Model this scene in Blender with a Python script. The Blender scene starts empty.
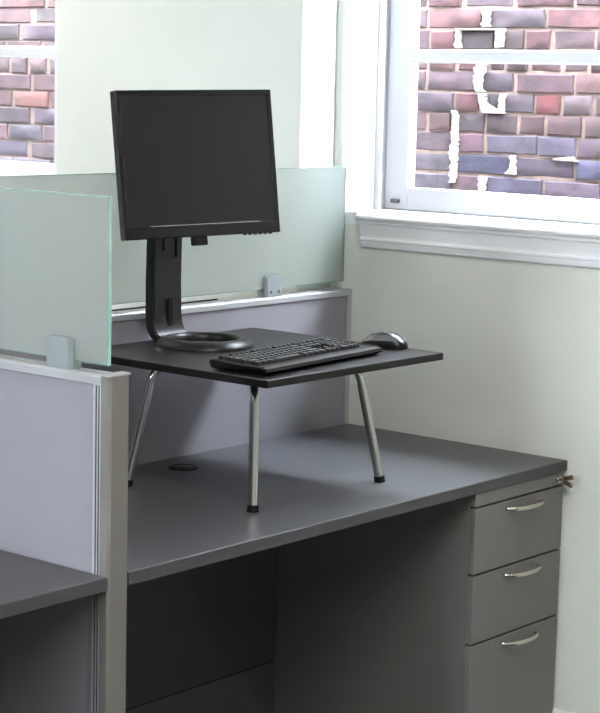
import bpy, bmesh, math, random
from mathutils import Vector, Matrix
random.seed(7)
SC = bpy.context.scene
COL = SC.collection

# ---------------------------------------------------------------- camera
cam_d = bpy.data.cameras.new('camera')
cam = bpy.data.objects.new('camera', cam_d); COL.objects.link(cam)
CR = Vector((0.6418098, -0.7665124, 0.0232121)); CU = Vector((0.0945514, 0.1091344, 0.9895199)); CF = Vector((0.7610126, 0.6328889, -0.1425183))
m = Matrix((CR, CU, -CF)).transposed().to_4x4(); m.translation = Vector((-4.379898, -3.445902, 1.740335))
cam.matrix_world = m
cam_d.sensor_fit = 'HORIZONTAL'; cam_d.sensor_width = 36.0
cam_d.lens = 1893.28 * 36.0 / 600.0
cam_d.clip_start = 0.05; cam_d.clip_end = 100
SC.camera = cam

# ---------------------------------------------------------------- world, exposure
w = bpy.data.worlds.new('sky'); SC.world = w; w.use_nodes = True
bgn = w.node_tree.nodes['Background']
bgn.inputs[0].default_value = (0.86, 0.93, 1.0, 1); bgn.inputs[1].default_value = 60.0
SC.view_settings.view_transform = 'Standard'; SC.view_settings.look = 'None'
SC.view_settings.gamma = 1.0; SC.view_settings.use_curve_mapping = False
SC.view_settings.exposure = 0.12

def area_light(name, loc, rot, sx, sy, power, col):
    d = bpy.data.lights.new(name, 'AREA'); d.shape = 'RECTANGLE'; d.size = sx; d.size_y = sy
    d.energy = power; d.color = col
    o = bpy.data.objects.new(name, d); COL.objects.link(o); o.location = loc; o.rotation_euler = rot
    return o
# daylight through the big window of the left wall (unseen, behind the photographer's left)
area_light('left_window_daylight', (-6.35, -0.6, 1.75), (0, -math.pi/2, 0), 1.1, 1.4, 3, (0.80, 0.90, 1.0))
# ceiling fixtures
CEIL = [(-3.6, -3.4), (-3.4, 0.9), (-2.2, -2.3), (-1.2, 1.6)]
CPOW = [32, 22, 56, 24]
for (x, y), pw in zip(CEIL, CPOW):
    area_light('ceiling_lamp', (x, y, 2.745), (0, 0, 0), 0.56, 1.14, pw, (1.0, 0.97, 0.91))

# ---------------------------------------------------------------- materials
def srgb(r, g, b):
    f = lambda c: (c/255/12.92) if c/255 <= .04045 else ((c/255+.055)/1.055)**2.4
    return (f(r), f(g), f(b), 1)
def mat(name, col, rough=.5, metal=0, spec=.5, var=0, scale=20, bump=0, bscale=200, coat=0, stretch=None, detail=3):
    m = bpy.data.materials.new(name); m.use_nodes = True
    nt = m.node_tree; b = nt.nodes['Principled BSDF']
    b.inputs['Base Color'].default_value = col; b.inputs['Roughness'].default_value = rough
    b.inputs['Metallic'].default_value = metal; b.inputs['Specular IOR Level'].default_value = spec
    b.inputs['Coat Weight'].default_value = coat
    tc = nt.nodes.new('ShaderNodeTexCoord'); mp = nt.nodes.new('ShaderNodeMapping')
    nt.links.new(tc.outputs['Object'], mp.inputs[0])
    if stretch: mp.inputs['Scale'].default_value = stretch
    if var:
        n = nt.nodes.new('ShaderNodeTexNoise'); n.inputs['Scale'].default_value = scale; n.inputs['Detail'].default_value = detail
        r = nt.nodes.new('ShaderNodeValToRGB')
        r.color_ramp.elements[0].position = .3; r.color_ramp.elements[1].position = .7
        r.color_ramp.elements[0].color = tuple(c*(1-var) for c in col[:3])+(1,)
        r.color_ramp.elements[1].color = tuple(min(1, c*(1+var)) for c in col[:3])+(1,)
        nt.links.new(mp.outputs[0], n.inputs['Vector']); nt.links.new(n.outputs['Fac'], r.inputs[0]); nt.links.new(r.outputs[0], b.inputs['Base Color'])
    if bump:
        n2 = nt.nodes.new('ShaderNodeTexNoise'); n2.inputs['Scale'].default_value = bscale; n2.inputs['Detail'].default_value = 2
        bp = nt.nodes.new('ShaderNodeBump'); bp.inputs['Strength'].default_value = bump; bp.inputs['Distance'].default_value = .002
        nt.links.new(mp.outputs[0], n2.inputs['Vector']); nt.links.new(n2.outputs['Fac'], bp.inputs['Height']); nt.links.new(bp.outputs[0], b.inputs['Normal'])
    return m
M = {}
M['wall'] = mat('wall_paint', srgb(222, 226, 219), .6, var=.02, scale=3, bump=.15, bscale=90)
M['trim'] = mat('trim_paint', srgb(238, 240, 244), .35, var=.01, scale=5)
M['ceiling'] = mat('ceiling_paint', srgb(232, 232, 226), .8, bump=.2)
M['carpet'] = mat('carpet', srgb(92, 92, 96), .95, var=.25, scale=120, bump=.8, bscale=300)
M['laminate'] = mat('charcoal_laminate', srgb(80, 80, 85), .38, spec=.6)
M['laminate_edge'] = mat('charcoal_edge', srgb(70, 69, 73), .4)
M['ped'] = mat('metallic_grey_paint', srgb(126, 125, 124), .42, metal=.25, var=.03, scale=300)
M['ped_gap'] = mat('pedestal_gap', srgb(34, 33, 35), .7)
M['fabric'] = mat('partition_fabric', srgb(139, 137, 145), .9, var=.04, scale=350, bump=.4, bscale=700)
M['alu'] = mat('satin_aluminium', srgb(176, 178, 181), .42, metal=.3)
M['alu_post'] = mat('grey_post_paint', srgb(118, 116, 112), .5, metal=.1, var=.02, scale=30, stretch=(1, 1, .1))
M['clamp'] = mat('clamp_satin_metal', srgb(176, 186, 190), .3, metal=.55)
M['steel'] = mat('screw_steel', srgb(120, 120, 120), .3, metal=.9)
M['black_top'] = mat('black_laminate', srgb(27, 23, 26), .36, spec=.35, var=.04, scale=50)
M['black_edge'] = mat('black_edge_band', srgb(20, 17, 19), .45, spec=.3)
M['chrome'] = mat('brushed_chrome', srgb(205, 205, 205), .16, metal=1)
M['nickel'] = mat('nickel', srgb(215, 208, 200), .2, metal=1)
M['rubber'] = mat('black_rubber', srgb(12, 12, 13), .55, spec=.25)
M['plastic'] = mat('black_plastic', srgb(27, 28, 29), .3, spec=.35, var=.02, scale=400, bump=.1, bscale=900)
M['gloss'] = mat('piano_black', srgb(16, 17, 19), .12, coat=.2)
M['screen'] = mat('lcd_surface', srgb(38, 35, 36), .45, spec=.25)
M['highlight_line'] = mat('highlight_strip', srgb(200, 200, 200), .25, metal=.7)  # bright tone for the painted highlight on the monitor bezel
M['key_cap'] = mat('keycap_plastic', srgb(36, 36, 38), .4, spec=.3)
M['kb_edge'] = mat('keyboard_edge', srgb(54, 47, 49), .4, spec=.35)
M['key_sheen'] = mat('keycap_top_sheen', srgb(60, 60, 62), .3)  # lighter tone paints a sheen onto the keycap tops
M['mouse_top'] = mat('mouse_silver', srgb(112, 115, 120), .28, metal=.5)
M['mouse_side'] = mat('mouse_black', srgb(18, 18, 20), .3, spec=.35)
M['mortar'] = mat('lime_mortar', srgb(102, 86, 80), .95, var=.3, scale=25, bump=.8, bscale=60)
M['mortar_white'] = mat('white_mortar_smear', srgb(128, 122, 119), .95, var=.08, scale=40, bump=.8, bscale=60)
M['ground'] = mat('alley_paving', srgb(150, 145, 140), .9, var=.1, scale=8)
M['key_metal'] = mat('key_brass', srgb(150, 130, 110), .3, metal=.9)

def glass_mat():
    m = bpy.data.materials.new('frosted_glass'); m.use_nodes = True; nt = m.node_tree
    for n in list(nt.nodes): nt.nodes.remove(n)
    out = nt.nodes.new('ShaderNodeOutputMaterial')
    tr = nt.nodes.new('ShaderNodeBsdfTranslucent'); tr.inputs[0].default_value = srgb(243, 252, 250)
    df = nt.nodes.new('ShaderNodeBsdfDiffuse'); df.inputs[0].default_value = srgb(236, 246, 243)
    gl = nt.nodes.new('ShaderNodeBsdfGlossy'); gl.inputs['Roughness'].default_value = .35
    fr = nt.nodes.new('ShaderNodeFresnel'); fr.inputs[0].default_value = 1.4
    m1 = nt.nodes.new('ShaderNodeMixShader'); m1.inputs[0].default_value = .66
    m2 = nt.nodes.new('ShaderNodeMixShader'); m3 = nt.nodes.new('ShaderNodeMixShader'); m3.inputs[0].default_value = .6
    rf = nt.nodes.new('ShaderNodeBsdfRefraction'); rf.inputs['Color'].default_value = srgb(251, 255, 254); rf.inputs['Roughness'].default_value = .62; rf.inputs['IOR'].default_value = 1.25
    L = nt.links.new
    L(tr.outputs[0], m1.inputs[2]); L(df.outputs[0], m1.inputs[1])
    L(fr.outputs[0], m2.inputs[0]); L(m1.outputs[0], m3.inputs[1]); L(rf.outputs[0], m3.inputs[2]); L(m3.outputs[0], m2.inputs[1]); L(gl.outputs[0], m2.inputs[2]); L(m2.outputs[0], out.inputs[0])
    return m
M['frost'] = glass_mat()
M['glass_edge'] = mat('green_glass_edge', srgb(150, 190, 182), .15, spec=.8)
def clear_glass():
    m = bpy.data.materials.new('window_glass'); m.use_nodes = True; nt = m.node_tree
    for n in list(nt.nodes): nt.nodes.remove(n)
    out = nt.nodes.new('ShaderNodeOutputMaterial')
    tp = nt.nodes.new('ShaderNodeBsdfTransparent'); tp.inputs[0].default_value = (.96, .97, .98, 1)
    gl = nt.nodes.new('ShaderNodeBsdfGlossy'); gl.inputs['Roughness'].default_value = .02
    fr = nt.nodes.new('ShaderNodeFresnel'); fr.inputs[0].default_value = 1.45
    mx = nt.nodes.new('ShaderNodeMixShader')
    ge = nt.nodes.new('ShaderNodeNewGeometry'); mm = nt.nodes.new('ShaderNodeMath'); mm.operation = 'SUBTRACT'; mm.use_clamp = True
    nt.links.new(fr.outputs[0], mm.inputs[0]); nt.links.new(ge.outputs['Backfacing'], mm.inputs[1])
    nt.links.new(mm.outputs[0], mx.inputs[0]); nt.links.new(tp.outputs[0], mx.inputs[1]); nt.links.new(gl.outputs[0], mx.inputs[2]); nt.links.new(mx.outputs[0], out.inputs[0])
    return m
M['glass'] = clear_glass()

# ---------------------------------------------------------------- helpers
def build(name, bm, material, parent=None, smooth=False, loc=None, label=None, kind=None):
    me = bpy.data.meshes.new(name); bm.normal_update(); bm.to_mesh(me); bm.free()
    mats = material if isinstance(material, (list, tuple)) else [material]
    for mt in mats: me.materials.append(mt)
    if smooth:
        for p in me.polygons: p.use_smooth = True
        try: me.set_sharp_from_angle(angle=math.radians(40))
        except Exception: pass
    o = bpy.data.objects.new(name, me); COL.objects.link(o)
    if parent: o.parent = parent
    if loc is not None: o.location = loc
    if label: o['label'] = label
    if kind: o['kind'] = kind
    return o
def thing(name, label, cat, loc=(0, 0, 0), rz=0, group=None):
    o = bpy.data.objects.new(name, None); COL.objects.link(o); o.empty_display_size = .05
    o.location = loc; o.rotation_euler = (0, 0, rz); o['label'] = label; o['category'] = cat
    if group: o['group'] = group
    return o
def bx(bm, lo, hi, mi=0, bev=0, segs=2, M4=None):
    t = bmesh.new()
    bmesh.ops.create_cube(t, size=1)
    s = [hi[i]-lo[i] for i in range(3)]; c = [(hi[i]+lo[i])/2 for i in range(3)]
    for v in t.verts: v.co = Vector((v.co[0]*s[0]+c[0], v.co[1]*s[1]+c[1], v.co[2]*s[2]+c[2]))
    if bev: bmesh.ops.bevel(t, geom=t.edges[:], offset=bev, segments=segs, affect='EDGES', profile=.5)
    if M4: bmesh.ops.transform(t, matrix=M4, verts=t.verts[:])
    for f in t.faces: f.material_index = mi
    me = bpy.data.meshes.new('t'); t.to_mesh(me); t.free(); bm.from_mesh(me); bpy.data.meshes.remove(me)
    return bm
def box(lo, hi, bev=0, segs=2, M4=None): return bx(bmesh.new(), lo, hi, 0, bev, segs, M4)
def tube(bm, pts, r, n=16, cap=True, mi=0):
    pts = [Vector(p) for p in pts]; rs = r if isinstance(r, (list, tuple)) else [r]*len(pts)
    rings = []; up = None
    for i, p in enumerate(pts):
        d = (pts[min(i+1, len(pts)-1)]-pts[max(i-1, 0)]).normalized()
        if up is None: up = d.orthogonal().normalized()
        up = (up - d*up.dot(d)).normalized(); s = d.cross(up)
        rings.append([bm.verts.new(p+up*rs[i]*math.cos(2*math.pi*k/n)+s*rs[i]*math.sin(2*math.pi*k/n)) for k in range(n)])
    for a, b in zip(rings, rings[1:]):
        for k in range(n): bm.faces.new((a[k], a[(k+1) % n], b[(k+1) % n], b[k])).material_index = mi
    if cap:
        bm.faces.new(rings[0][::-1]).material_index = mi; bm.faces.new(rings[-1]).material_index = mi
    return bm
def cyl(bm, p0, p1, r, n=20): return tube(bm, [p0, p1], r, n)
def lathe(bm, prof, n=48, c=(0, 0, 0)):
    rings = []
    for r, z in prof: rings.append([bm.verts.new((c[0]+r*math.cos(2*math.pi*k/n), c[1]+r*math.sin(2*math.pi*k/n), c[2]+z)) for k in range(n)])
    return rings
def prism(bm, poly, axis, a, b, mi=0):
    """poly: 2-D outline; axis: extrusion axis 0/1/2 from a to b"""
    def P(q, t):
        l = list(q); l.insert(axis, t); return Vector(l)
    v0 = [bm.verts.new(P(q, a)) for q in poly]; v1 = [bm.verts.new(P(q, b)) for q in poly]
    n = len(poly)
    for k in range(n): bm.faces.new((v0[k], v0[(k+1) % n], v1[(k+1) % n], v1[k])).material_index = mi
    bm.faces.new(v0[::-1]).material_index = mi; bm.faces.new(v1).material_index = mi
    bmesh.ops.recalc_face_normals(bm, faces=bm.faces[:])
    return bm
def struct(name, bm, m, parent=None, **k):
    o = build(name, bm, m, parent, **k)
    if not parent: o['kind'] = 'structure'
    return o

# ---------------------------------------------------------------- room shell
FZ = -.07                      # floor level
H = 0.74                       # worktop height
XL, YF, YB, ZC = -6.4, -5.2, 4.2, 2.8
WT = 0.26                      # thickness of the old masonry wall
struct('floor', box((XL, YF, FZ-.1), (0, YB, FZ)), M['carpet'])
struct('ceiling', box((XL-.2, YF-.2, ZC), (WT, YB+.2, ZC+.1)), M['ceiling'])
# wall_right with two openings
ZS, ZT = 1.365, 2.62           # sill board level and head of the openings
OP = [(-1.45, 0.063), (1.28, 2.75)]
bm = bmesh.new()
bx(bm, (0, YF, FZ), (WT, YB, ZS-.03)); bx(bm, (0, YF, ZT), (WT, YB, ZC))
bx(bm, (0, YF, ZS-.03), (WT, OP[0][0], ZT)); bx(bm, (0, OP[0][1], ZS-.03), (WT, OP[1][0], ZT)); bx(bm, (0, OP[1][1], ZS-.03), (WT, YB, ZT))
struct('wall_right', bm, M['wall'])
bm = box((-.16, .082, FZ), (0, 1.108, ZC), .004, 2)
bx(bm, (-.164, .078, FZ), (-.150, .092, ZC), 0, .004, 2)
pier = struct('wall_pier', bm, M['wall'])
struct('wall_back', box((XL, YB, FZ), (0, YB+.12, ZC)), M['wall'])
struct('wall_front', box((XL, YF-.12, FZ), (0, YF, ZC)), M['wall'])
bm = bmesh.new()
bx(bm, (XL-.15, YF, FZ), (XL, YB, 1.25)); bx(bm, (XL-.15, YF, 2.35), (XL, YB, ZC)); bx(bm, (XL-.15, YF, 1.25), (XL, -1.3, 2.35)); bx(bm, (XL-.15, .1, 1.25), (XL, YB, 2.35))
struct('wall_left', bm, M['wall'])
PY_FRONT = -.001
bm = bmesh.new(); prism(bm, [(0, FZ), (-.016, FZ), (-.016, .016), (-.011, .029), (-.004, .036), (0, .036)], 1, YF, PY_FRONT)
# profile is (x,z) extruded on y
struct('baseboard_right', bm, M['trim'])

struct('wall_sky_blocker', box((0, YB+.2, FZ), (WT, 9, 3.1)), M['wall'])  # unseen wall, added to cut sky light from the open alley end
# windows ------------------------------------------------------------------
def window(idx, y0, y1):
    root = bpy.data.objects.new('window_%d' % idx, None); COL.objects.link(root); root['kind'] = 'structure'
    # jamb lining and head
    bm = bmesh.new(); t = .012
    bx(bm, (.0, y1-t, ZS), (WT, y1, ZT)); bx(bm, (.0, y0, ZS), (WT, y0+t, ZT)); bx(bm, (.0, y0, ZT-t), (WT, y1, ZT))
    build('jamb', bm, M['trim'], root)
    # parting beads
    bm = bmesh.new()
    for a in (.155,):
        bx(bm, (a, y1-t-.018, ZS), (a+.014, y1-t, ZT), 0, .003); bx(bm, (a, y0+t, ZS), (a+.014, y0+t+.018, ZT), 0, .003)
    build('bead', bm, M['trim'], root)
    # lower sash: stiles, bottom rail, glazing bars
    ya, yb = y0+t+.006, y1-t-.006; xs = .2; xd = .038
    st = .086; zb = 1.372; zr = 1.44
    s = bpy.data.objects.new
    bm = bmesh.new(); bx(bm, (xs, yb-st, zb), (xs+xd, yb, ZT-.02), 0, .004); build('stile', bm, M['trim'], root)
    bm = bmesh.new(); bx(bm, (xs, ya, zb), (xs+xd, ya+st, ZT-.02), 0, .004); build('stile', bm, M['trim'], root)
    bm = bmesh.new(); bx(bm, (xs+.001, ya+st, zb), (xs+xd-.001, yb-st, zr), 0, .004)
    build('bottom_rail', bm, M['trim'], root)
    bm = bmesh.new(); bx(bm, (xs+.001, ya+st, 2.5), (xs+xd-.001, yb-st, ZT-.02), 0, .004)
    build('top_rail', bm, M['trim'], root)
    bm = bmesh.new(); prism(bm, [(xs+.004, 1.816), (xs+.004, 1.844), (xs+.012, 1.850), (xs+.034, 1.844), (xs+.034, 1.816), (xs+.012, 1.810)], 1, ya+st, yb-st)
    build('glazing_bar', bm, M['trim'], root)
    for (za, zc) in ((zr, 1.815), (1.845, 2.5)):
        build('pane', box((xs+.018, ya+st-.004, za-.004), (xs+.021, yb-st+.004, zc+.004)), M['glass'], root)
    # brackets at the sash corner
    build('sash_lift', box((xs-.012, yb-.06, 1.392), (xs, yb-.03, 1.404), .003), M['steel'], root)
    # outer sill
    build('outer_sill', box((.245, y0-.03, ZS-.05), (WT+.05, y1+.03, ZS), .005), M['trim'], root)
    # stool board with rounded nosing and moulded apron
    bm = bmesh.new()
    lo, hi = (y0-.12, y1-.004) if idx == 1 else (y0-.12, y1+.12)
    prof = [(-.001, ZS-.013), (-.001, ZS+.006), (-.035, ZS+.006), (-.041, ZS+.003), (-.044, ZS-.003), (-.041, ZS-.010), (-.035, ZS-.013)]
    lo2, hi2 = y0+.0, y1-.012
    cut = -.038 if idx == 1 else hi2
    prism(bm, prof, 1, lo2, cut); bx(bm, (-.001, lo2, ZS-.03), (.24, hi2, ZS+.006))
    bx(bm, (-.041, lo, ZS-.012), (-.001, lo2, ZS+.005));
    build('window_stool', bm, M['trim'], root)
    zt0 = ZS-.013; e = .001
    prof = [(-e, zt0), (-.044, zt0), (-.043, zt0-.008), (-.037, zt0-.013), (-.033, zt0-.024), (-.029, zt0-.036), (-.026, zt0-.045), (-.026, zt0-.051), (-.031, zt0-.052), (-.032, zt0-.058),
            (-.026, zt0-.061), (-.026, zt0-.066), (-.020, zt0-.067), (-.019, zt0-.077), (-.013, zt0-.081), (-e, zt0-.081)]
    prof = [(a_*.72, b_) for a_, b_ in prof]
    bm = bmesh.new(); prism(bm, prof, 1, lo, hi if idx == 2 else -.038)
    build('apron_moulding', bm, M['trim'], root)
    return root
window(1, *OP[0]); window(2, *OP[1])
# window of the left wall, unseen: frame only
bm = bmesh.new()
for a in (-1.3, -.62, .05): bx(bm, (XL-.1, a, 1.25), (XL-.05, a+.05, 2.35))
for z in (1.25, 2.3): bx(bm, (XL-.1, -1.3, z), (XL-.05, .1, z+.05))
wl = struct('window_3', bm, M['trim'])
build('pane', box((XL-.078, -1.3, 1.25), (XL-.072, .1, 2.35)), M['glass'], wl)

# ---------------------------------------------------------------- alley and brick wall outside
struct('ground', box((WT, -6, -.3), (30, 14, -.2)), M['ground'])
BX = 1.1
alley = struct('wall_alley', box((BX+.006, -3.2, -.2), (BX+.3, 9, 3.1)), M['mortar'])
BM = {}
def brick_mat(rgb):
    k = tuple(int(c/6)*6 for c in rgb)
    if k in BM: return BM[k]
    g_ = sum(k)/3; k2 = tuple(max(8, .345*(g_+(c-g_)*1.12)*m_) for c, m_ in zip(k, (1.04, .95, .95)))
    m = mat('brick_%d' % len(BM), srgb(*k2), .85, var=.5, scale=16, bump=.9, bscale=45, detail=5)
    BM[k] = m; return m
def brick_bm(bm, x, y0, y1, z0, z1, seed):
    r = random.Random(seed); j = lambda a: (r.random()-.5)*a
    xs = x+j(.008); f = .004; mz = (z0+z1)/2; my = (y0+y1)/2
    out = [(y0+j(.006), z0+j(.005)), (my+j(.03), z0+j(.005)), (y1+j(.006), z0+j(.005)), (y1+j(.005), mz+j(.01)), (y1+j(.006), z1+j(.005)), (my+j(.03), z1+j(.005)), (y0+j(.006), z1+j(.005)), (y0+j(.005), mz+j(.01))]
    back = [bm.verts.new((x+.03, a, b)) for a, b in out]
    mid = [bm.verts.new((xs+.004, a, b)) for a, b in out]
    fr = [bm.verts.new((xs+j(.003), a+(my-a)*f*2/(y1-y0), b+(mz-b)*f*2/(z1-z0))) for a, b in out]
    c = bm.verts.new((xs-.001+j(.001), my+j(.03), mz+j(.01)))
    for A, B in ((back, mid), (mid, fr)):
        for k in range(8): bm.faces.new((A[k], A[(k+1) % 8], B[(k+1) % 8], B[k]))
    for k in range(8): bm.faces.new((fr[k], fr[(k+1) % 8], c))
    bmesh.ops.recalc_face_normals(bm, faces=bm.faces[:])
PAL = [(176, 118, 122), (150, 118, 138), (135, 112, 138), (186, 112, 114), (160, 124, 140), (146, 104, 112), (128, 100, 112), (165, 130, 138)]
PIT = .0722
# measured rows of the photograph: (z centre, [(y hi, y lo, colour), ...])
ROWS = [  # bluish lower rows: window-glass glare mixed into the brick colours
 (2.050, [(.56, .42, (170, 110, 122)), (.40, .205, (140, 116, 136)), (.19, -.03, (168, 120, 132)), (-.045, -.26, (150, 112, 124))]),
 (1.978, [(.557, .334, (172, 116, 124)), (.292, .077, (142, 120, 142)), (.064, -.138, (178, 122, 128)), (-.15, -.36, (160, 130, 146))]),
 (1.905, [(.547, .445, (182, 118, 126)), (.412, .280, (92, 74, 88)), (.235, .158, (118, 78, 94)), (.145, .054, (140, 86, 98)), (.036, -.118, (150, 120, 134)), (-.13, -.34, (158, 128, 146))]),
 (1.833, [(.55, .441, (160, 104, 110)), (.421, .334, (150, 90, 98)), (.290, .235, (106, 80, 94)), (.219, .139, (124, 86, 98)), (.126, .008, (138, 98, 106)), (-.008, -.098, (140, 96, 104)), (-.11, -.30, (146, 100, 108))]),
 (1.762, [(.555, .351, (146, 114, 132)), (.318, .194, (120, 102, 130)), (.177, -.045, (156, 118, 132)), (-.058, -.256, (172, 120, 130))]),
 (1.690, [(.595, .442, (120, 98, 122)), (.429, .335, (182, 118, 128)), (.296, .246, (84, 70, 88)), (.223, .107, (124, 98, 120)), (.098, .002, (188, 98, 106)), (-.012, -.123, (160, 136, 144)), (-.135, -.33, (130, 100, 112))]),
 (1.620, [(.66, .56, (150, 116, 126)), (.542, .449, (140, 96, 104)), (.412, .307, (118, 90, 108)), (.297, .176, (112, 84, 100)), (.162, .066, (136, 92, 106)), (.047, -.083, (124, 74, 84)), (-.096, -.276, (128, 92, 102))]),
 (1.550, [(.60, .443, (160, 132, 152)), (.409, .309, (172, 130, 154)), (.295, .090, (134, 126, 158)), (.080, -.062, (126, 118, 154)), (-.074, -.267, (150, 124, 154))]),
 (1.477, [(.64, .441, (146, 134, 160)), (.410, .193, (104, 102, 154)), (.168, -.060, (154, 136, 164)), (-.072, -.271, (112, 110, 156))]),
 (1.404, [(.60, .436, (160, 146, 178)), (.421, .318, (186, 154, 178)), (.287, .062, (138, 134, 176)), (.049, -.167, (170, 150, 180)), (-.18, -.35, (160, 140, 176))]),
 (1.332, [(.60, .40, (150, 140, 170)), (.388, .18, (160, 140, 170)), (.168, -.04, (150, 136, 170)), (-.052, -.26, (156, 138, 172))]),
]
ROWS2 = [
 (2.063, [(2.874, 2.548, (196, 142, 140)), (2.53, 2.357, (190, 150, 150))]),
 (2.001, [(2.874, 2.643, (176, 140, 144)), (2.602, 2.409, (160, 142, 146)), (2.39, 2.2, (170, 130, 136))]),
 (1.930, [(2.948, 2.709, (150, 132, 148)), (2.681, 2.455, (160, 136, 158)), (2.44, 2.24, (170, 130, 136))]),
 (1.860, [(3.0, 2.801, (164, 140, 148)), (2.778, 2.572, (158, 126, 136)), (2.547, 2.355, (170, 140, 150))]),
 (1.790, [(2.874, 2.772, (158, 134, 140)), (2.753, 2.658, (150, 124, 134)), (2.633, 2.537, (164, 132, 140)), (2.516, 2.354, (156, 134, 142))]),
 (1.721, [(2.841, 2.636, (164, 126, 140)), (2.614, 2.415, (164, 124, 134))]),
 (1.650, [(2.949, 2.752, (172, 128, 136)), (2.730, 2.524, (198, 132, 130)), (2.512, 2.353, (176, 134, 138))]),
 (1.580, [(2.841, 2.640, (134, 118, 132)), (2.606, 2.429, (152, 136, 162)), (2.41, 2.2, (150, 130, 150))]),
 (1.508, [(2.982, 2.780, (190, 150, 164)), (2.762, 2.560, (140, 134, 158)), (2.545, 2.352, (156, 132, 148))]),
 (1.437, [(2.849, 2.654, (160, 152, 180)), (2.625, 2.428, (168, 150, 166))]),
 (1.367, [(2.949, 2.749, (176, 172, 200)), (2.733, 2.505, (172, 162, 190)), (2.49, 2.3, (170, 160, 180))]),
]
count = 0; rects = []
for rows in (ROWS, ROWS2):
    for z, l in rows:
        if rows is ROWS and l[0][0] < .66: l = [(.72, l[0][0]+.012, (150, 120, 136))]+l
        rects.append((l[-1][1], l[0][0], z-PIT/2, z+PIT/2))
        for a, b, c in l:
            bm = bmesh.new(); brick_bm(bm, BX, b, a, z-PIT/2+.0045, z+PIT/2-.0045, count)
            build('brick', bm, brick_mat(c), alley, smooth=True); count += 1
# generic bricks: nearest ones singly, the remainder joined
BYW = .208
gm = [mat('wall_brick_tone', srgb(*[.38*q for q in c]), .85, var=.2, scale=28, bump=.8, bscale=55) for c in PAL]
rest = bmesh.new(); nst = 0
for r in range(0, 52):
    z0 = 1.404 - 22*PIT + r*PIT - PIT/2
    if z0 < -.15 or z0 > 3.02: continue
    off = (r % 2)*BYW/2
    y = -3.15+off
    while y < 7.0:
        a_, b_ = y+.005, y+BYW-.005
        for q0, q1, c0, c1 in rects:
            if min(c1, z0+PIT)-max(c0, z0) > .015 and a_ < q1+.01 and b_ > q0-.01:
                if b_-(q1+.01) > (q0-.01)-a_: a_ = max(a_, q1+.01)
                else: b_ = min(b_, q0-.01)
        if b_-a_ > .035:
            t = bmesh.new(); brick_bm(t, BX, a_, b_, z0+.0045, z0+PIT-.0045, int(y*1000)+r*77)
            mi = random.randrange(len(gm))
            for f in t.faces: f.material_index = mi
            me = bpy.data.meshes.new('t'); t.to_mesh(me); t.free(); rest.from_mesh(me); bpy.data.meshes.remove(me)
        y += BYW
ro = build('brickwork', rest, gm, alley); ro['kind'] = 'stuff'
# white mortar smears that ooze over the joints (right-hand patch)
def smear(pts, seed):
    r = random.Random(seed); bm = bmesh.new()
    L = []; 
    for (ya_, za_, wa), (yb_, zb_, wb) in zip(pts, pts[1:]):
        steps = max(2, int(abs(za_-zb_)/.006))
        for i in range(steps):
            u = i/steps; y_, z_, w_ = ya_+(yb_-ya_)*u, za_+(zb_-za_)*u, (wa+(wb-wa)*u)*.72
            L.append((y_-w_/2-(r.random()-.3)*.009, y_+w_/2+(r.random()-.3)*.009, z_))
    f = [(bm.verts.new((BX-.010-r.random()*.003, a, z)), bm.verts.new((BX-.010-r.random()*.003, b, z))) for a, b, z in L]
    g = [(bm.verts.new((BX+.01, a-.004, z)), bm.verts.new((BX+.01, b+.004, z))) for a, b, z in L]
    for i in range(len(L)-1):
        bm.faces.new((f[i][0], f[i][1], f[i+1][1], f[i+1][0]))
        bm.faces.new((f[i][0], f[i+1][0], g[i+1][0], g[i][0])); bm.faces.new((f[i][1], g[i][1], g[i+1][1], f[i+1][1]))
    bm.faces.new((f[0][0], g[0][0], g[0][1], f[0][1])); bm.faces.new((f[-1][0], f[-1][1], g[-1][1], g[-1][0]))
    bmesh.ops.recalc_face_normals(bm, faces=bm.faces[:])
    build('mortar_smear', bm, M['mortar_white'], alley)
smear([(.315, 2.012, .055), (.31, 1.99, .03), (.312, 1.965, .028), (.315, 1.944, .04)], 1)
smear([(.43, 1.945, .02), (.34, 1.944, .26), (.33, 1.934, .26)], 2)
smear([(.252, 1.945, .05), (.25, 1.92, .034), (.253, 1.89, .03), (.262, 1.872, .04)], 3)
smear([(.425, 1.94, .02), (.428, 1.905, .018), (.425, 1.872, .022)], 4)
smear([(.31, 1.868, .03), (.312, 1.84, .05), (.332, 1.80, .05), (.336, 1.765, .03), (.33, 1.735, .02), (.318, 1.722, .05)], 5)
smear([(.32, 1.724, .03), (.312, 1.69, .022), (.27, 1.660, .11), (.262, 1.652, .10)], 6)
smear([(.234, 1.722, .022), (.234, 1.69, .018), (.238, 1.655, .022)], 7)
smear([(.43, 1.66, .02), (.425, 1.62, .022), (.425, 1.58, .026), (.425, 1.55, .024), (.43, 1.515, .034), (.425, 1.48, .02), (.428, 1.44, .03), (.428, 1.40, .012)], 8)
smear([(.18, 1.515, .02), (.18, 1.48, .012), (.19, 1.444, .05)], 9)
smear([(.30, 1.438, .04), (.304, 1.40, .026), (.302, 1.37, .02)], 10)
smear([(-.05, 1.52, .02), (-.02, 1.51, .10), (-.06, 1.50, .14)], 11)

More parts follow.
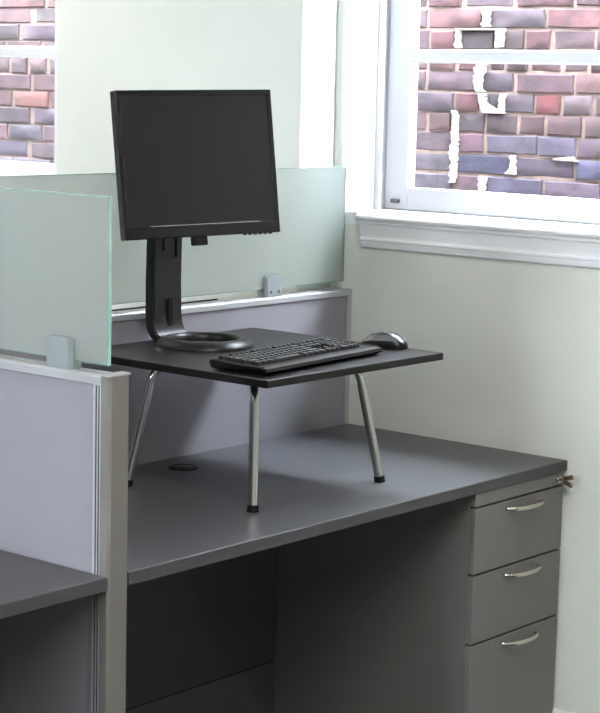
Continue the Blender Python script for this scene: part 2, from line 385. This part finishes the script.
# ---------------------------------------------------------------- partitions
XA0, XA1 = -1.748, -1.689      # dividing partition thickness
YE = -.765
def partition_x(x0, x1, label, end=True):
    """panel in the plane y=0..0.06"""
    t = thing('cubicle_partition', label, 'partition', (0, 0, 0), group=None)
    y0, y1, zt = 0.0, .06, 1.144
    build('fabric_panel', box((x0+.018, y0+.006, .10), (x1-.018, y1-.006, zt-.018), .003), M['fabric'], t)
    build('base_panel', box((x0+.018, y0+.004, FZ), (x1-.018, y1-.004, .082), .002), M['ped'], t)
    build('base_joint', box((x0+.018, y0+.012, .082), (x1-.018, y1-.012, .10)), M['ped_gap'], t)
    bm = box((x0, y0, FZ), (x0+.018, y1, zt-.015), .003); build('upright', bm, M['alu'], t)
    bm = box((x1-.018, y0, FZ), (x1, y1, zt-.015), .003); build('upright', bm, M['alu'], t)
    bm = bmesh.new()
    prism(bm, [(y0, zt-.018), (y1, zt-.018), (y1, zt-.004), (y1-.004, zt), (.036, zt), (.036, zt-.006), (.024, zt-.006), (.024, zt), (y0+.004, zt), (y0, zt-.004)], 0, x0, x1)
    build('top_cap', bm, M['alu'], t)
    return t
pb = partition_x(XA1+.001, -.002, 'grey fabric partition running along the back edge of the main desk up to the right wall')
build('cap_shadow_line', box((XA1+.03, .055, 1.143), (-.53, .0595, 1.1475)), M['ped_gap'], pb)  # dark strip painted in for the shadow along the cap's back edge
partition_x(-3.6, XA0-.001, 'grey partition at the back of the left desk, hidden behind the near frosted glass')
# divider partition, plane x = XA0..XA1
pa = thing('cubicle_partition', 'near grey-blue partition with aluminium end post between the two desks', 'partition', (0, 0, 0))
zt = 1.150
yb = .06
build('fabric_panel', box((XA0+.006, YE+.05, .10), (XA1-.006, yb-.02, zt-.018), .003), M['fabric'], pa)
build('base_panel', box((XA0+.004, YE+.05, FZ), (XA1-.004, yb-.02, .082), .002), M['ped'], pa)
bm = box((XA0+.001, YE+.0275, FZ), (XA1-.001, YE+.05, zt-.015), .002); build('upright', bm, M['alu'], pa, label='narrow grooved aluminium trim beside the end post')
bm = bmesh.new()
for d in (.0305, .0385): bx(bm, (XA0-.0004, YE+d, FZ), (XA0+.004, YE+d+.002, zt-.02))
build('groove', bm, M['ped_gap'], pa)
bm = bmesh.new()
prism(bm, [(XA0, YE+.006), (XA0+.006, YE), (XA1-.006, YE), (XA1, YE+.006), (XA1, YE+.026), (XA0, YE+.026)], 2, FZ, zt)
build('end_post', bm, M['alu_post'], pa, label='warm grey rounded end post')
build('post_cap', box((XA0-.001, YE-.001, zt), (XA1+.001, YE+.026, zt+.005), .002), M['alu'], pa)
bm = bmesh.new()
prism(bm, [(XA0, zt-.018), (XA0, zt-.004), (XA0+.004, zt), (XA0+.024, zt), (XA0+.024, zt-.006), (XA0+.036, zt-.006), (XA0+.036, zt), (XA1-.004, zt), (XA1, zt-.004), (XA1, zt-.018)], 1, YE+.026, yb)
build('top_cap', bm, M['alu'], pa)

# frosted glass screens
def glass_screen(lo, hi, axis, label):
    t = thing('frosted_glass_screen', label, 'glass screen', (0, 0, 0), group=None)
    e = .0016
    l2 = list(lo); h2 = list(hi); l2[axis] += e; h2[axis] -= e; l2[2] += e; h2[2] -= e
    build('glass_sheet', box(l2, h2), M['frost'], t)
    bm = bmesh.new()
    a, b = list(lo), list(hi); b[2] = lo[2]+e; bx(bm, a, b)
    a, b = list(lo), list(hi); a[2] = hi[2]-e; bx(bm, a, b)
    for s in (0, 1):
        a, b = list(lo), list(hi); a[2] += e; b[2] -= e
        if s: a[axis] = hi[axis]-e
        else: b[axis] = lo[axis]+e
        bx(bm, a, b)
    build('polished_edge', bm, M['glass_edge'], t, label='pale green polished glass edge')
    return t
glass_screen((-3.2, .026, 1.166), (-.012, .034, 1.504), 0, 'long frosted glass screen behind the monitor, on the back partition')
glass_screen((XA0+.0255, -.733, 1.168), (XA0+.0335, -.02, 1.509), 1, 'near frosted glass screen standing on the divider partition at left')

def clamp(x, y, zbase, rz, wd, ht, label, screws=True):
    t = thing('glass_clamp', label, 'clamp', (x, y, zbase), rz, group=None)
    def cheek(ya, ybb):
        bm = bmesh.new(); r = .010; pts = [(-wd/2, 0), (wd/2, 0), (wd/2, ht-r)]
        for k in range(1, 6):
            a = math.pi/2*k/6; pts.append((wd/2-r+r*math.cos(a), ht-r+r*math.sin(a)))
        pts += [(wd/2-r, ht)]
        for k in range(0, 7):
            a = math.pi/2+math.pi/2*k/6; pts.append((-wd/2+r+r*math.cos(a), ht-r+r*math.sin(a)))
        prism(bm, pts, 1, ya, ybb)
        return bm
    bm = cheek(-.019, -.0045); bmesh.ops.bevel(bm, geom=[e for e in bm.edges], offset=.0012, segments=2, affect='EDGES')
    build('clamp_cheek', bm, M['clamp'], t, smooth=True)
    bm = cheek(.0045, .019); bmesh.ops.bevel(bm, geom=[e for e in bm.edges], offset=.0012, segments=2, affect='EDGES')
    build('clamp_cheek', bm, M['clamp'], t, smooth=True)
    build('clamp_base', box((-wd/2, -.0042, 0), (wd/2, .0042, .015)), M['clamp'], t)
    for s in (-1, 1) if screws else ():
        bm = bmesh.new(); cyl(bm, (s*wd*.26, -.0203, ht*.22), (s*wd*.26, -.019, ht*.22), .0045, 12)
        build('screw', bm, M['steel'], t)
    return t
clamp(-.341, .030, 1.144, 0, .064, .062, 'silver glass clamp with two screws on the partition right of the monitor')
clamp((XA0+XA1)/2-.0, -.599, 1.150, -math.pi/2, .068, .066, 'larger silver glass clamp on top of the near divider partition', False)

# ---------------------------------------------------------------- desks
T = .029; D = .764
def desk(x0, x1, label):
    t = thing('desk', label, 'desk', ((x0+x1)/2, -D/2, H-T)); c = Vector(t.location)
    l = Vector((x0, -D+.002, H-T))-c; h = Vector((x1, -.001, H))-c
    build('worktop', box(l, h, .0015, 1), M['laminate'], t)
    build('edge_band', box((l[0], l[1]-.002, l[2]+.001), (h[0], l[1], h[2]-.001)), M['laminate_edge'], t)
    return t
d1 = desk(XA1+.001, -.002, 'long dark grey worktop between the divider and the right wall, under the monitor riser')
c = Vector(d1.location)
def at(o, p): return tuple(Vector(p)-Vector(o.location))
# modesty panel and hidden left support leg
build('back_panel', box(at(d1, (-1.66, -.096, .127)), at(d1, (-.431, -.078, H-T))), M['laminate_edge'], d1, label='charcoal modesty panel')
build('panel_joint', box(at(d1, (-1.66, -.093, .122)), at(d1, (-.431, -.080, .127))), M['ped_gap'], d1)
build('lower_panel', box(at(d1, (-1.66, -.096, FZ)), at(d1, (-.431, -.078, .122))), M['laminate'], d1)
# cable grommet (ring with a half open lid)
g = Vector(at(d1, (-.839, -.113, H)))
bm = bmesh.new(); n = 40
prof = [(.029, .0005), (.030, .0035), (.036, .0035), (.039, .0015), (.040, .0002)]
rg = lathe(bm, prof, n, g)
for A, B in zip(rg, rg[1:]):
    for k in range(n): bm.faces.new((A[k], A[(k+1) % n], B[(k+1) % n], B[k]))
bmesh.ops.recalc_face_normals(bm, faces=bm.faces[:])
gr = build('cable_grommet', bm, M['rubber'], d1, smooth=True, label='black plastic cable grommet')
bm = bmesh.new(); tube(bm, [g+Vector((0, 0, .0003)), g+Vector((0, 0, .0012))], .0295, 32); build('grommet_well', bm, M['ped_gap'], gr)
bm = bmesh.new()
pl = [(.0285*math.cos(a)+g[0], .0285*math.sin(a)+g[1]) for a in [math.radians(-60+i*12) for i in range(16)]]
prism(bm, pl, 2, g[2]+.0014, g[2]+.003); build('grommet_lid', bm, M['laminate_edge'], gr)

d2 = desk(-3.3, XA0-.001, 'dark grey worktop at lower left, on the near side of the divider partition')
for x in (-3.28, -2.5):
    build('support_panel', box(at(d2, (x, -.70, FZ)), at(d2, (x+.022, -.03, H-T))), M['laminate_edge'], d2)

# ---------------------------------------------------------------- pedestal
PX0, PX1, PY = -.427, -.005, -.757
ped = thing('drawer_pedestal', 'grey three-drawer pedestal under the right end of the desk', 'drawer unit', ((PX0+PX1)/2, PY/2, FZ))
P_ = lambda *q: at(ped, q)
build('body', box(P_(PX0, PY+.018, FZ), P_(PX1, -.012, H-T-.001), .001, 1), M['ped'], ped)
build('top_rail', box(P_(PX0, PY, .6735), P_(PX1, PY+.018, H-T-.001), .0015, 1), M['ped'], ped)
zs = [(.4945, .6685), (.3075, .4895), (-.045, .3025)]
labs = ['top drawer front', 'middle drawer front', 'tall bottom drawer front']
for (za, zb), lb in zip(zs, labs):
    dr = build('drawer', box(P_(PX0+.001, PY, za), P_(PX1-.001, PY+.0175, zb), .0025, 2), M['ped'], ped, label=lb)
    hz = zb-.021; cx_ = -.203
    pts = []; rr = []
    for i in range(19):
        u = -1+2*i/18; pts.append(P_(cx_+u*.082, PY-.003-.030*(1-u*u)**.6, hz-.000)); rr.append(.0042+.001*(1-u*u))
    bm = bmesh.new(); tube(bm, pts, rr, 12)
    for v in bm.verts: v.co.z = (hz-FZ)+(v.co.z-(hz-FZ))*1.25
    hd = build('handle', bm, M['nickel'], dr, smooth=True)
    for s in (-1, 1):
        bm = bmesh.new(); cyl(bm, P_(cx_+s*.080, PY+.001, hz), P_(cx_+s*.080, PY-.006, hz), .0065, 14)
        build('handle_mount', bm, M['nickel'], hd, smooth=True)
bm = bmesh.new(); 
for a, b in zip((.4897, .3027, .6687), (.4943, .3073, .6733)): bx(bm, P_(PX0+.002, PY+.0165, a-.001), P_(PX1-.002, PY+.0178, b+.001))
build('drawer_gap', bm, M['ped_gap'], ped)
kx, kz = -.040, .692
bm = bmesh.new(); cyl(bm, P_(kx, PY, kz), P_(kx, PY-.006, kz), .010, 20); cyl(bm, P_(kx, PY-.006, kz), P_(kx, PY-.010, kz), .007, 20)
build('lock', bm, M['nickel'], ped, smooth=True)
# key in the lock
ky = thing('key', 'small forked folding key sticking out of the pedestal lock under the desk corner', 'key', (kx, PY-.010, kz))
bm = bmesh.new(); bx(bm, (-.0015, -.014, -.004), (.0015, 0, .004), 0, .0005, 1)
build('key_shank', bm, M['nickel'], ky)
for s in (-1, 1):
    Mx = Matrix.Rotation(s*.30, 4, 'X')
    bm = box((-.003, -.042, -.0065), (.003, -.012, .0065), .0025, 2, Mx)
    build('key_bow', bm, M['key_metal'], ky, smooth=True)

# ---------------------------------------------------------------- monitor riser
RX0, RY0, RS, RS2, RZ = -1.1763, -.6867, .6796, .6394, 1.0752
ris = thing('monitor_riser', 'black square table riser on four splayed chrome legs standing on the desk', 'stand', (RX0+RS/2, RY0+RS2/2, H), .0136*0)
cx0, cy0 = ris.location[0], ris.location[1]
RT = .019
top = build('riser_top', box((-RS/2, -RS2/2, RZ-H-RT), (RS/2, RS2/2, RZ-H), .001, 1), M['black_top'], ris)
bm = bmesh.new()
e = .0008
for lo, hi in (((-RS/2-e, -RS2/2-e, RZ-H-RT+.001), (RS/2+e, -RS2/2, RZ-H-.001)), ((-RS/2-e, RS2/2, RZ-H-RT+.001), (RS/2+e, RS2/2+e, RZ-H-.001)),
               ((-RS/2-e, -RS2/2, RZ-H-RT+.001), (-RS/2, RS2/2, RZ-H-.001)), ((RS/2, -RS2/2, RZ-H-RT+.001), (RS/2+e, RS2/2, RZ-H-.001))): bx(bm, lo, hi)
build('edge_band', bm, M['black_edge'], top)
feet = [(-1.095, -.165, -1, 1), (-1.092, -.578, -1, -1), (-.604, -.578, 1, -1), (-.604, -.151, 1, 1)]
for fx, fy, sx, sy in feet:
    f = Vector((fx-cx0, fy-cy0, .012)); o = Vector((sx*.74, sy*.67, 0))
    k = f - o*.052 + Vector((0, 0, .240))        # knee, where the straight part ends
    zt_ = RZ-H-RT-.012
    pts = [f, k]
    p1 = k; p2 = k - o*.010 + Vector((0, 0, zt_-k.z-.002)); p3 = k - o*.050 + Vector((0, 0, zt_-k.z))
    up = [(1-u)**2*p1+2*u*(1-u)*p2+u*u*p3 for u in [i/8 for i in range(9)]]
    end = p3 - o*.05
    bm = bmesh.new(); tube(bm, [f, k], .0120, 18)
    leg = build('leg', bm, M['chrome'], ris, smooth=True)
    bm = bmesh.new(); tube(bm, [k-(k-f).normalized()*.004]+up+[end], .0105, 18); build('leg_bend', bm, M['chrome'], leg, smooth=True)
    bm = bmesh.new(); tube(bm, [f+(k-f).normalized()*.004, Vector((f.x+o.x*.002, f.y+o.y*.002, 0))], [.0135, .0145], 18)
    for v in bm.verts: v.co.z = max(v.co.z, .0003)
    build('rubber_foot', bm, M['rubber'], leg, smooth=True)
    bm = bmesh.new(); bx(bm, (end.x-.03, end.y-.03, zt_+.008), (end.x+.03, end.y+.03, zt_+.0119), 0, .001, 1)
    build('mounting_plate', bm, M['rubber'], leg)

# ---------------------------------------------------------------- monitor
MW, MH = .457, .366
MC = Vector((-.8915, -.2052, 1.5385)); MYAW, MTILT, MROLL = -.268, .132, .022
by = .05                                       # base yaw
BC = Vector((-.862, -.206, RZ))
mon = thing('computer_monitor', 'black flat computer monitor, switched off, standing on the riser', 'monitor', tuple(BC), 0)
n_ = Vector((math.sin(MYAW)*math.cos(MTILT), -math.cos(MYAW)*math.cos(MTILT), math.sin(MTILT)))
r_ = Vector((math.cos(MYAW), math.sin(MYAW), 0)); u_ = n_.cross(r_)
if u_.z < 0: u_ = -u_
r2 = math.cos(MROLL)*r_+math.sin(MROLL)*u_; u2 = -math.sin(MROLL)*r_+math.cos(MROLL)*u_
PM = Matrix((r2, -n_, u2)).transposed().to_4x4(); PM.translation = MC-BC    # local x right, y back, z up
hw, hh, bz, bb = MW/2, MH/2, .014, .030
bm = bmesh.new()
bx(bm, (-hw, 0, hh-bz), (hw, .026, hh), 0, .003); bx(bm, (-hw, 0, -hh), (hw, .026, -hh+bb), 0, .003)
bx(bm, (-hw, .0002, -hh+bb-.004), (-hw+bz, .026, hh-bz+.004), 0, .003); bx(bm, (hw-bz, .0002, -hh+bb-.004), (hw, .026, hh-bz+.004), 0, .003)
bmesh.ops.transform(bm, matrix=PM, verts=bm.verts[:])
build('bezel', bm, M['gloss'], mon)
bm = box((-hw+bz-.002, .0035, -hh+bb-.002), (hw-bz+.002, .010, hh-bz+.002), 0, 1, PM); build('screen', bm, M['screen'], mon)
bm = bmesh.new()
bx(bm, (-hw+.002, .026, -hh+.002), (hw-.002, .030, hh-.002), 0, .002)
bx(bm, (-hw+.05, .030, -hh+.05), (hw-.05, .052, hh-.05), 0, .015, 3)
bx(bm, (-.07, .05, -.08), (.07, .062, .08), 0, .006, 2)
bmesh.ops.transform(bm, matrix=PM, verts=bm.verts[:])
build('back_cover', bm, M['plastic'], mon)
bm = box((-hw+.072, -.0008, -hh+bb-.0005), (hw-.062, .002, -hh+bb+.0018), 0, 1, PM); build('bezel_highlight', bm, M['highlight_line'], mon, label='thin painted highlight line along the lower bezel')  # silver strip stands in for a highlight on the lower bezel
for i in range(6):
    bm = box((hw-.105+i*.0155, .006, -hh-.003), (hw-.099+i*.0155, .018, -hh+.001), .001, 1, PM); build('button', bm, M['plastic'], mon)
bm = box((-.028, .004, -hh-.022), (.010, .028, -hh+.001), .003, 2, PM); build('lower_lug', bm, M['rubber'], mon, label='small black block below the bezel')
# base ring
bn = Vector((math.sin(by), -math.cos(by), 0)); br = Vector((math.cos(by), math.sin(by), 0))
BM4 = Matrix((br, -bn, Vector((0, 0, 1)))).transposed().to_4x4()
bm = bmesh.new(); n = 72
prof = [(.083, .0), (.083, .012), (.086, .018), (.092, .022), (.101, .022), (.113, .0175), (.121, .011), (.125, .005), (.125, 0)]
rg = lathe(bm, prof, n)
for i in range(len(rg)):
    A, B = rg[i], rg[(i+1) % len(rg)]
    for k in range(n): bm.faces.new((A[k], A[(k+1) % n], B[(k+1) % n], B[k]))
bmesh.ops.recalc_face_normals(bm, faces=bm.faces[:])
build('base_ring', bm, M['plastic'], mon, smooth=True)
# column: curved sheet sweeping from the ring up behind the panel (side profile in local y,z)
outer = []; inner = []
HC = .46; yb0 = .150
for i in range(9):      # front face: from foot on ring curving up
    a = math.pi/2*i/8
    inner.append((.100+.026*math.sin(a)*1.0, .016+.05*(1-math.cos(a))))
inner += [(.128, .15), (.127, .25), (.118, HC)]
for i in range(9):
    a = math.pi/2*i/8
    outer.append((.100+.058*math.sin(a), .0+.06*(1-math.cos(a))))
outer += [(.160, .15), (.158, .25), (.148, HC)]
poly = inner+outer[::-1]
bm = bmesh.new(); prism(bm, poly, 0, -.055, .055)
def ctaper(v):
    z = v.co.z; s = 1+.10*max(0, 1-z/.12)**2
    v.co.x *= s
for v in bm.verts: ctaper(v)
bmesh.ops.bevel(bm, geom=[e for e in bm.edges if abs(abs(e.verts[0].co.x)-abs(e.verts[1].co.x)) < .012 and e.verts[0].co.x*e.verts[1].co.x > 0 and len(e.link_faces) == 2 and e.calc_face_angle(0) > 1.2], offset=.004, segments=3, affect='EDGES')
bmesh.ops.transform(bm, matrix=BM4, verts=bm.verts[:])
colm = build('column', bm, M['plastic'], mon, smooth=True)
bm = bmesh.new()
pts = [(.0085*math.cos(a)+.004, (.0085*math.sin(a)+(.104 if math.sin(a) > 0 else .040))) for a in [math.radians(9+i*18) for i in range(20)]]
prism(bm, [(x, z) for x, z in pts], 1, .1215, .130); bmesh.ops.transform(bm, matrix=BM4, verts=bm.verts[:])
build('cable_slot', bm, M['rubber'], colm)
bm = box((.026, .1225, .215), (.029, .127, .40), 0, 1, BM4); bx(bm, (-.022, .1225, .235), (-.019, .127, .40), 0, 0, 1, BM4); build('guide_groove', bm, M['rubber'], colm)
# neck joining column and panel
q0 = BM4 @ Vector((0, .124, .44)); q1 = (MC-BC)-n_*.055
bm = bmesh.new(); tube(bm, [q0, q1], .03, 20); build('tilt_neck', bm, M['plastic'], mon, smooth=True)

# ---------------------------------------------------------------- keyboard
kb = thing('keyboard', 'wide black computer keyboard near the front edge of the riser', 'keyboard', (-.894, -.544, RZ), .093)
kw, kd = .500, .166
bm = bmesh.new()
prof = [(-kd/2+.012, .001), (-kd/2, .009), (-kd/2+.003, .0155), (-kd/2+.022, .0175), (kd/2-.004, .0235), (kd/2, .019), (kd/2-.006, .006), (kd/2-.012, .001)]
prism(bm, prof, 0, -kw/2, kw/2)
for v in bm.verts:
    if v.co.z < .004: v.co.x *= .965
body = build('keyboard_body', bm, M['rubber'], kb)
bm = bmesh.new(); prof2 = [(-kd/2+.0015, .0162), (-kd/2+.020, .0182), (-kd/2+.020, .0172), (-kd/2+.0015, .0150)]
prism(bm, prof2, 0, -kw/2+.002, kw/2-.002); build('front_lip', bm, M['kb_edge'], kb, label='dark reddish-grey front lip')
for s in (-1, 1):
    bm = bmesh.new(); tube(bm, [(s*(kw/2-.004), -kd/2+.012, .0168), (s*(kw/2-.003), 0, .0192), (s*(kw/2-.004), kd/2-.008, .022)], .0035, 8)
    build('side_rail', bm, M['kb_edge'], kb, smooth=True)
keys = bmesh.new()
def key(cx, cy, w, d):
    z0 = .0175+(cy+kd/2-.022)*.0422; a = .0085; bb_ = .0
    v0 = [(-w/2, -d/2), (w/2, -d/2), (w/2, d/2), (-w/2, d/2)]
    lo = [keys.verts.new((cx+x, cy+y, z0-.001)) for x, y in v0]
    mi = [keys.verts.new((cx+x*.93, cy+y*.93, z0+a*.75)) for x, y in v0]
    hi = [keys.verts.new((cx+x*.76, cy+y*.76, z0+a)) for x, y in v0]
    for A, B in ((lo, mi), (mi, hi)):
        for k in range(4): keys.faces.new((A[k], A[(k+1) % 4], B[(k+1) % 4], B[k]))
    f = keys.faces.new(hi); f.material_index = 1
U = .0193; x00 = -kw/2+.020; y00 = kd/2-.018
def row(y, items, x):
    for it in items:
        if it < 0: x += -it*U; continue
        key(x+it*U/2, y, it*U-.0022, U-.0026 if y < y00-.004 else .0145); x += it*U
S = 16.1
row(y00, [1, -1, 1, 1, 1, 1, -.5, 1, 1, 1, 1, -.5, 1, 1, 1, 1, -.25, 1, 1, 1, -.25, 1, 1, 1, 1], x00)
rows_k = [[1]*13+[2, -.25, 1, 1, 1, -.25, 1, 1, 1, 1], [1.5]+[1]*12+[1.5, -.25, 1, 1, 1, -.25, 1, 1, 1, 1], [1.75]+[1]*11+[2.25, -3.5, 1, 1, 1, 1], [2.25]+[1]*10+[2.75, -1.25, 1, -1.25, 1, 1, 1, 1], [1.25, 1.25, 1.25, 6.25, 1.25, 1.25, 1.25, 1.25, -.25, 1, 1, 1, -.25, 2, 1, 1]]
for i, rk in enumerate(rows_k): row(y00-.0215-i*.0194, rk, x00)
ko = build('keycaps', keys, [M['key_cap'], M['key_sheen']], kb); ko['kind'] = 'stuff'
for s in (-1, 1): build('rear_foot', box((s*(kw/2-.04)-.01, kd/2-.03, 0), (s*(kw/2-.04)+.01, kd/2-.015, .006)), M['rubber'], kb)

# ---------------------------------------------------------------- mouse
mo = thing('computer_mouse', 'silver and black computer mouse at the right end of the keyboard', 'mouse', (-.536, -.528, RZ), .20)
def mouse_shell(zlo, zhi, sc, lw=.5):
    """superellipsoid-like hull, long axis y (front -> +y)"""
    bm = bmesh.new(); nu, nv = 28, 12; L_, W_, Hh = .066, .034, .039
    ring = []
    for j in range(nv+1):
        t = zlo+(zhi-zlo)*j/nv           # 0 bottom .. 1 top
        rad = (1-t**2.6)**(1/2.2) if t < 1 else 0
        rw = []
        for k in range(nu):
            a = 2*math.pi*k/nu; c, s_ = math.cos(a), math.sin(a)
            x = math.copysign(abs(c)**.85, c)*W_*rad*sc; y = math.copysign(abs(s_)**.85, s_)*L_*rad*sc
            x *= 1-.12*math.cos(math.pi*y/L_)*.8
            hump = 1-.28*((y+.016)/L_)**2-(.22 if y > 0 else 0)*(y/L_)**2
            rw.append(bm.verts.new((x, y, .002+t*Hh*hump*sc)))
        ring.append(rw)
    for A, B in zip(ring, ring[1:]):
        for k in range(nu): bm.faces.new((A[k], A[(k+1) % nu], B[(k+1) % nu], B[k]))
    bm.faces.new(ring[0][::-1])
    if zhi >= 1: bmesh.ops.remove_doubles(bm, verts=bm.verts[:], dist=1e-5)
    else: bm.faces.new(ring[-1])
    return bm
build('lower_shell', mouse_shell(0, .55, 1.0), M['mouse_side'], mo, smooth=True)
build('upper_shell', mouse_shell(.5, .999, 1.012), M['mouse_top'], mo, smooth=True, label='silver-grey top shell')
bm = mouse_shell(.86, .999, 1.022)
build('palm_inlay', bm, M['mouse_side'], mo, smooth=True, label='dark inlay along the back')
bm = bmesh.new(); cyl(bm, (-.004, .030, .0245), (.004, .030, .0245), .0085, 20); build('scroll_wheel', bm, M['rubber'], mo, smooth=True)

# ---------------------------------------------------------------- ceiling light fittings
LABS = ['ceiling light fitting above the spot in front of the cubicles', 'ceiling light fitting beyond the left cubicle', 'ceiling light fitting in front of the drawer pedestal', 'ceiling light fitting beyond the monitor, near the wall pier']
for (x, y), lab_ in zip(CEIL, LABS):
    t = thing('ceiling_light', lab_, 'light', (x, y, ZC), 0, 'ceiling light fittings above the cubicles')
    bm = bmesh.new()
    for lo, hi in (((-.31, -.60, -.05), (-.285, .60, 0)), ((.285, -.60, -.05), (.31, .60, 0)), ((-.285, -.60, -.05), (.285, -.575, 0)), ((-.285, .575, -.05), (.285, .60, 0))): bx(bm, lo, hi)
    build('housing', bm, M['alu'], t)
    build('reflector', box((-.285, -.575, -.02), (.285, .575, -.012)), M['ceiling'], t)
print('bricks', count)

# ---------------------------------------------------------------- put each root Empty at the base of its thing
bpy.context.view_layer.update()
for o in list(COL.objects):
    if o.type == 'EMPTY' and o.parent is None and o.location.length < 1e-6:
        kids = [k for k in COL.objects if k.parent == o]
        P8 = [k.matrix_world @ Vector(c) for k in kids for c in k.bound_box]
        if not P8: continue
        b = Vector(((min(p.x for p in P8)+max(p.x for p in P8))/2, (min(p.y for p in P8)+max(p.y for p in P8))/2, min(p.z for p in P8)))
        o.location = b
        for k in kids: k.location = k.location-b
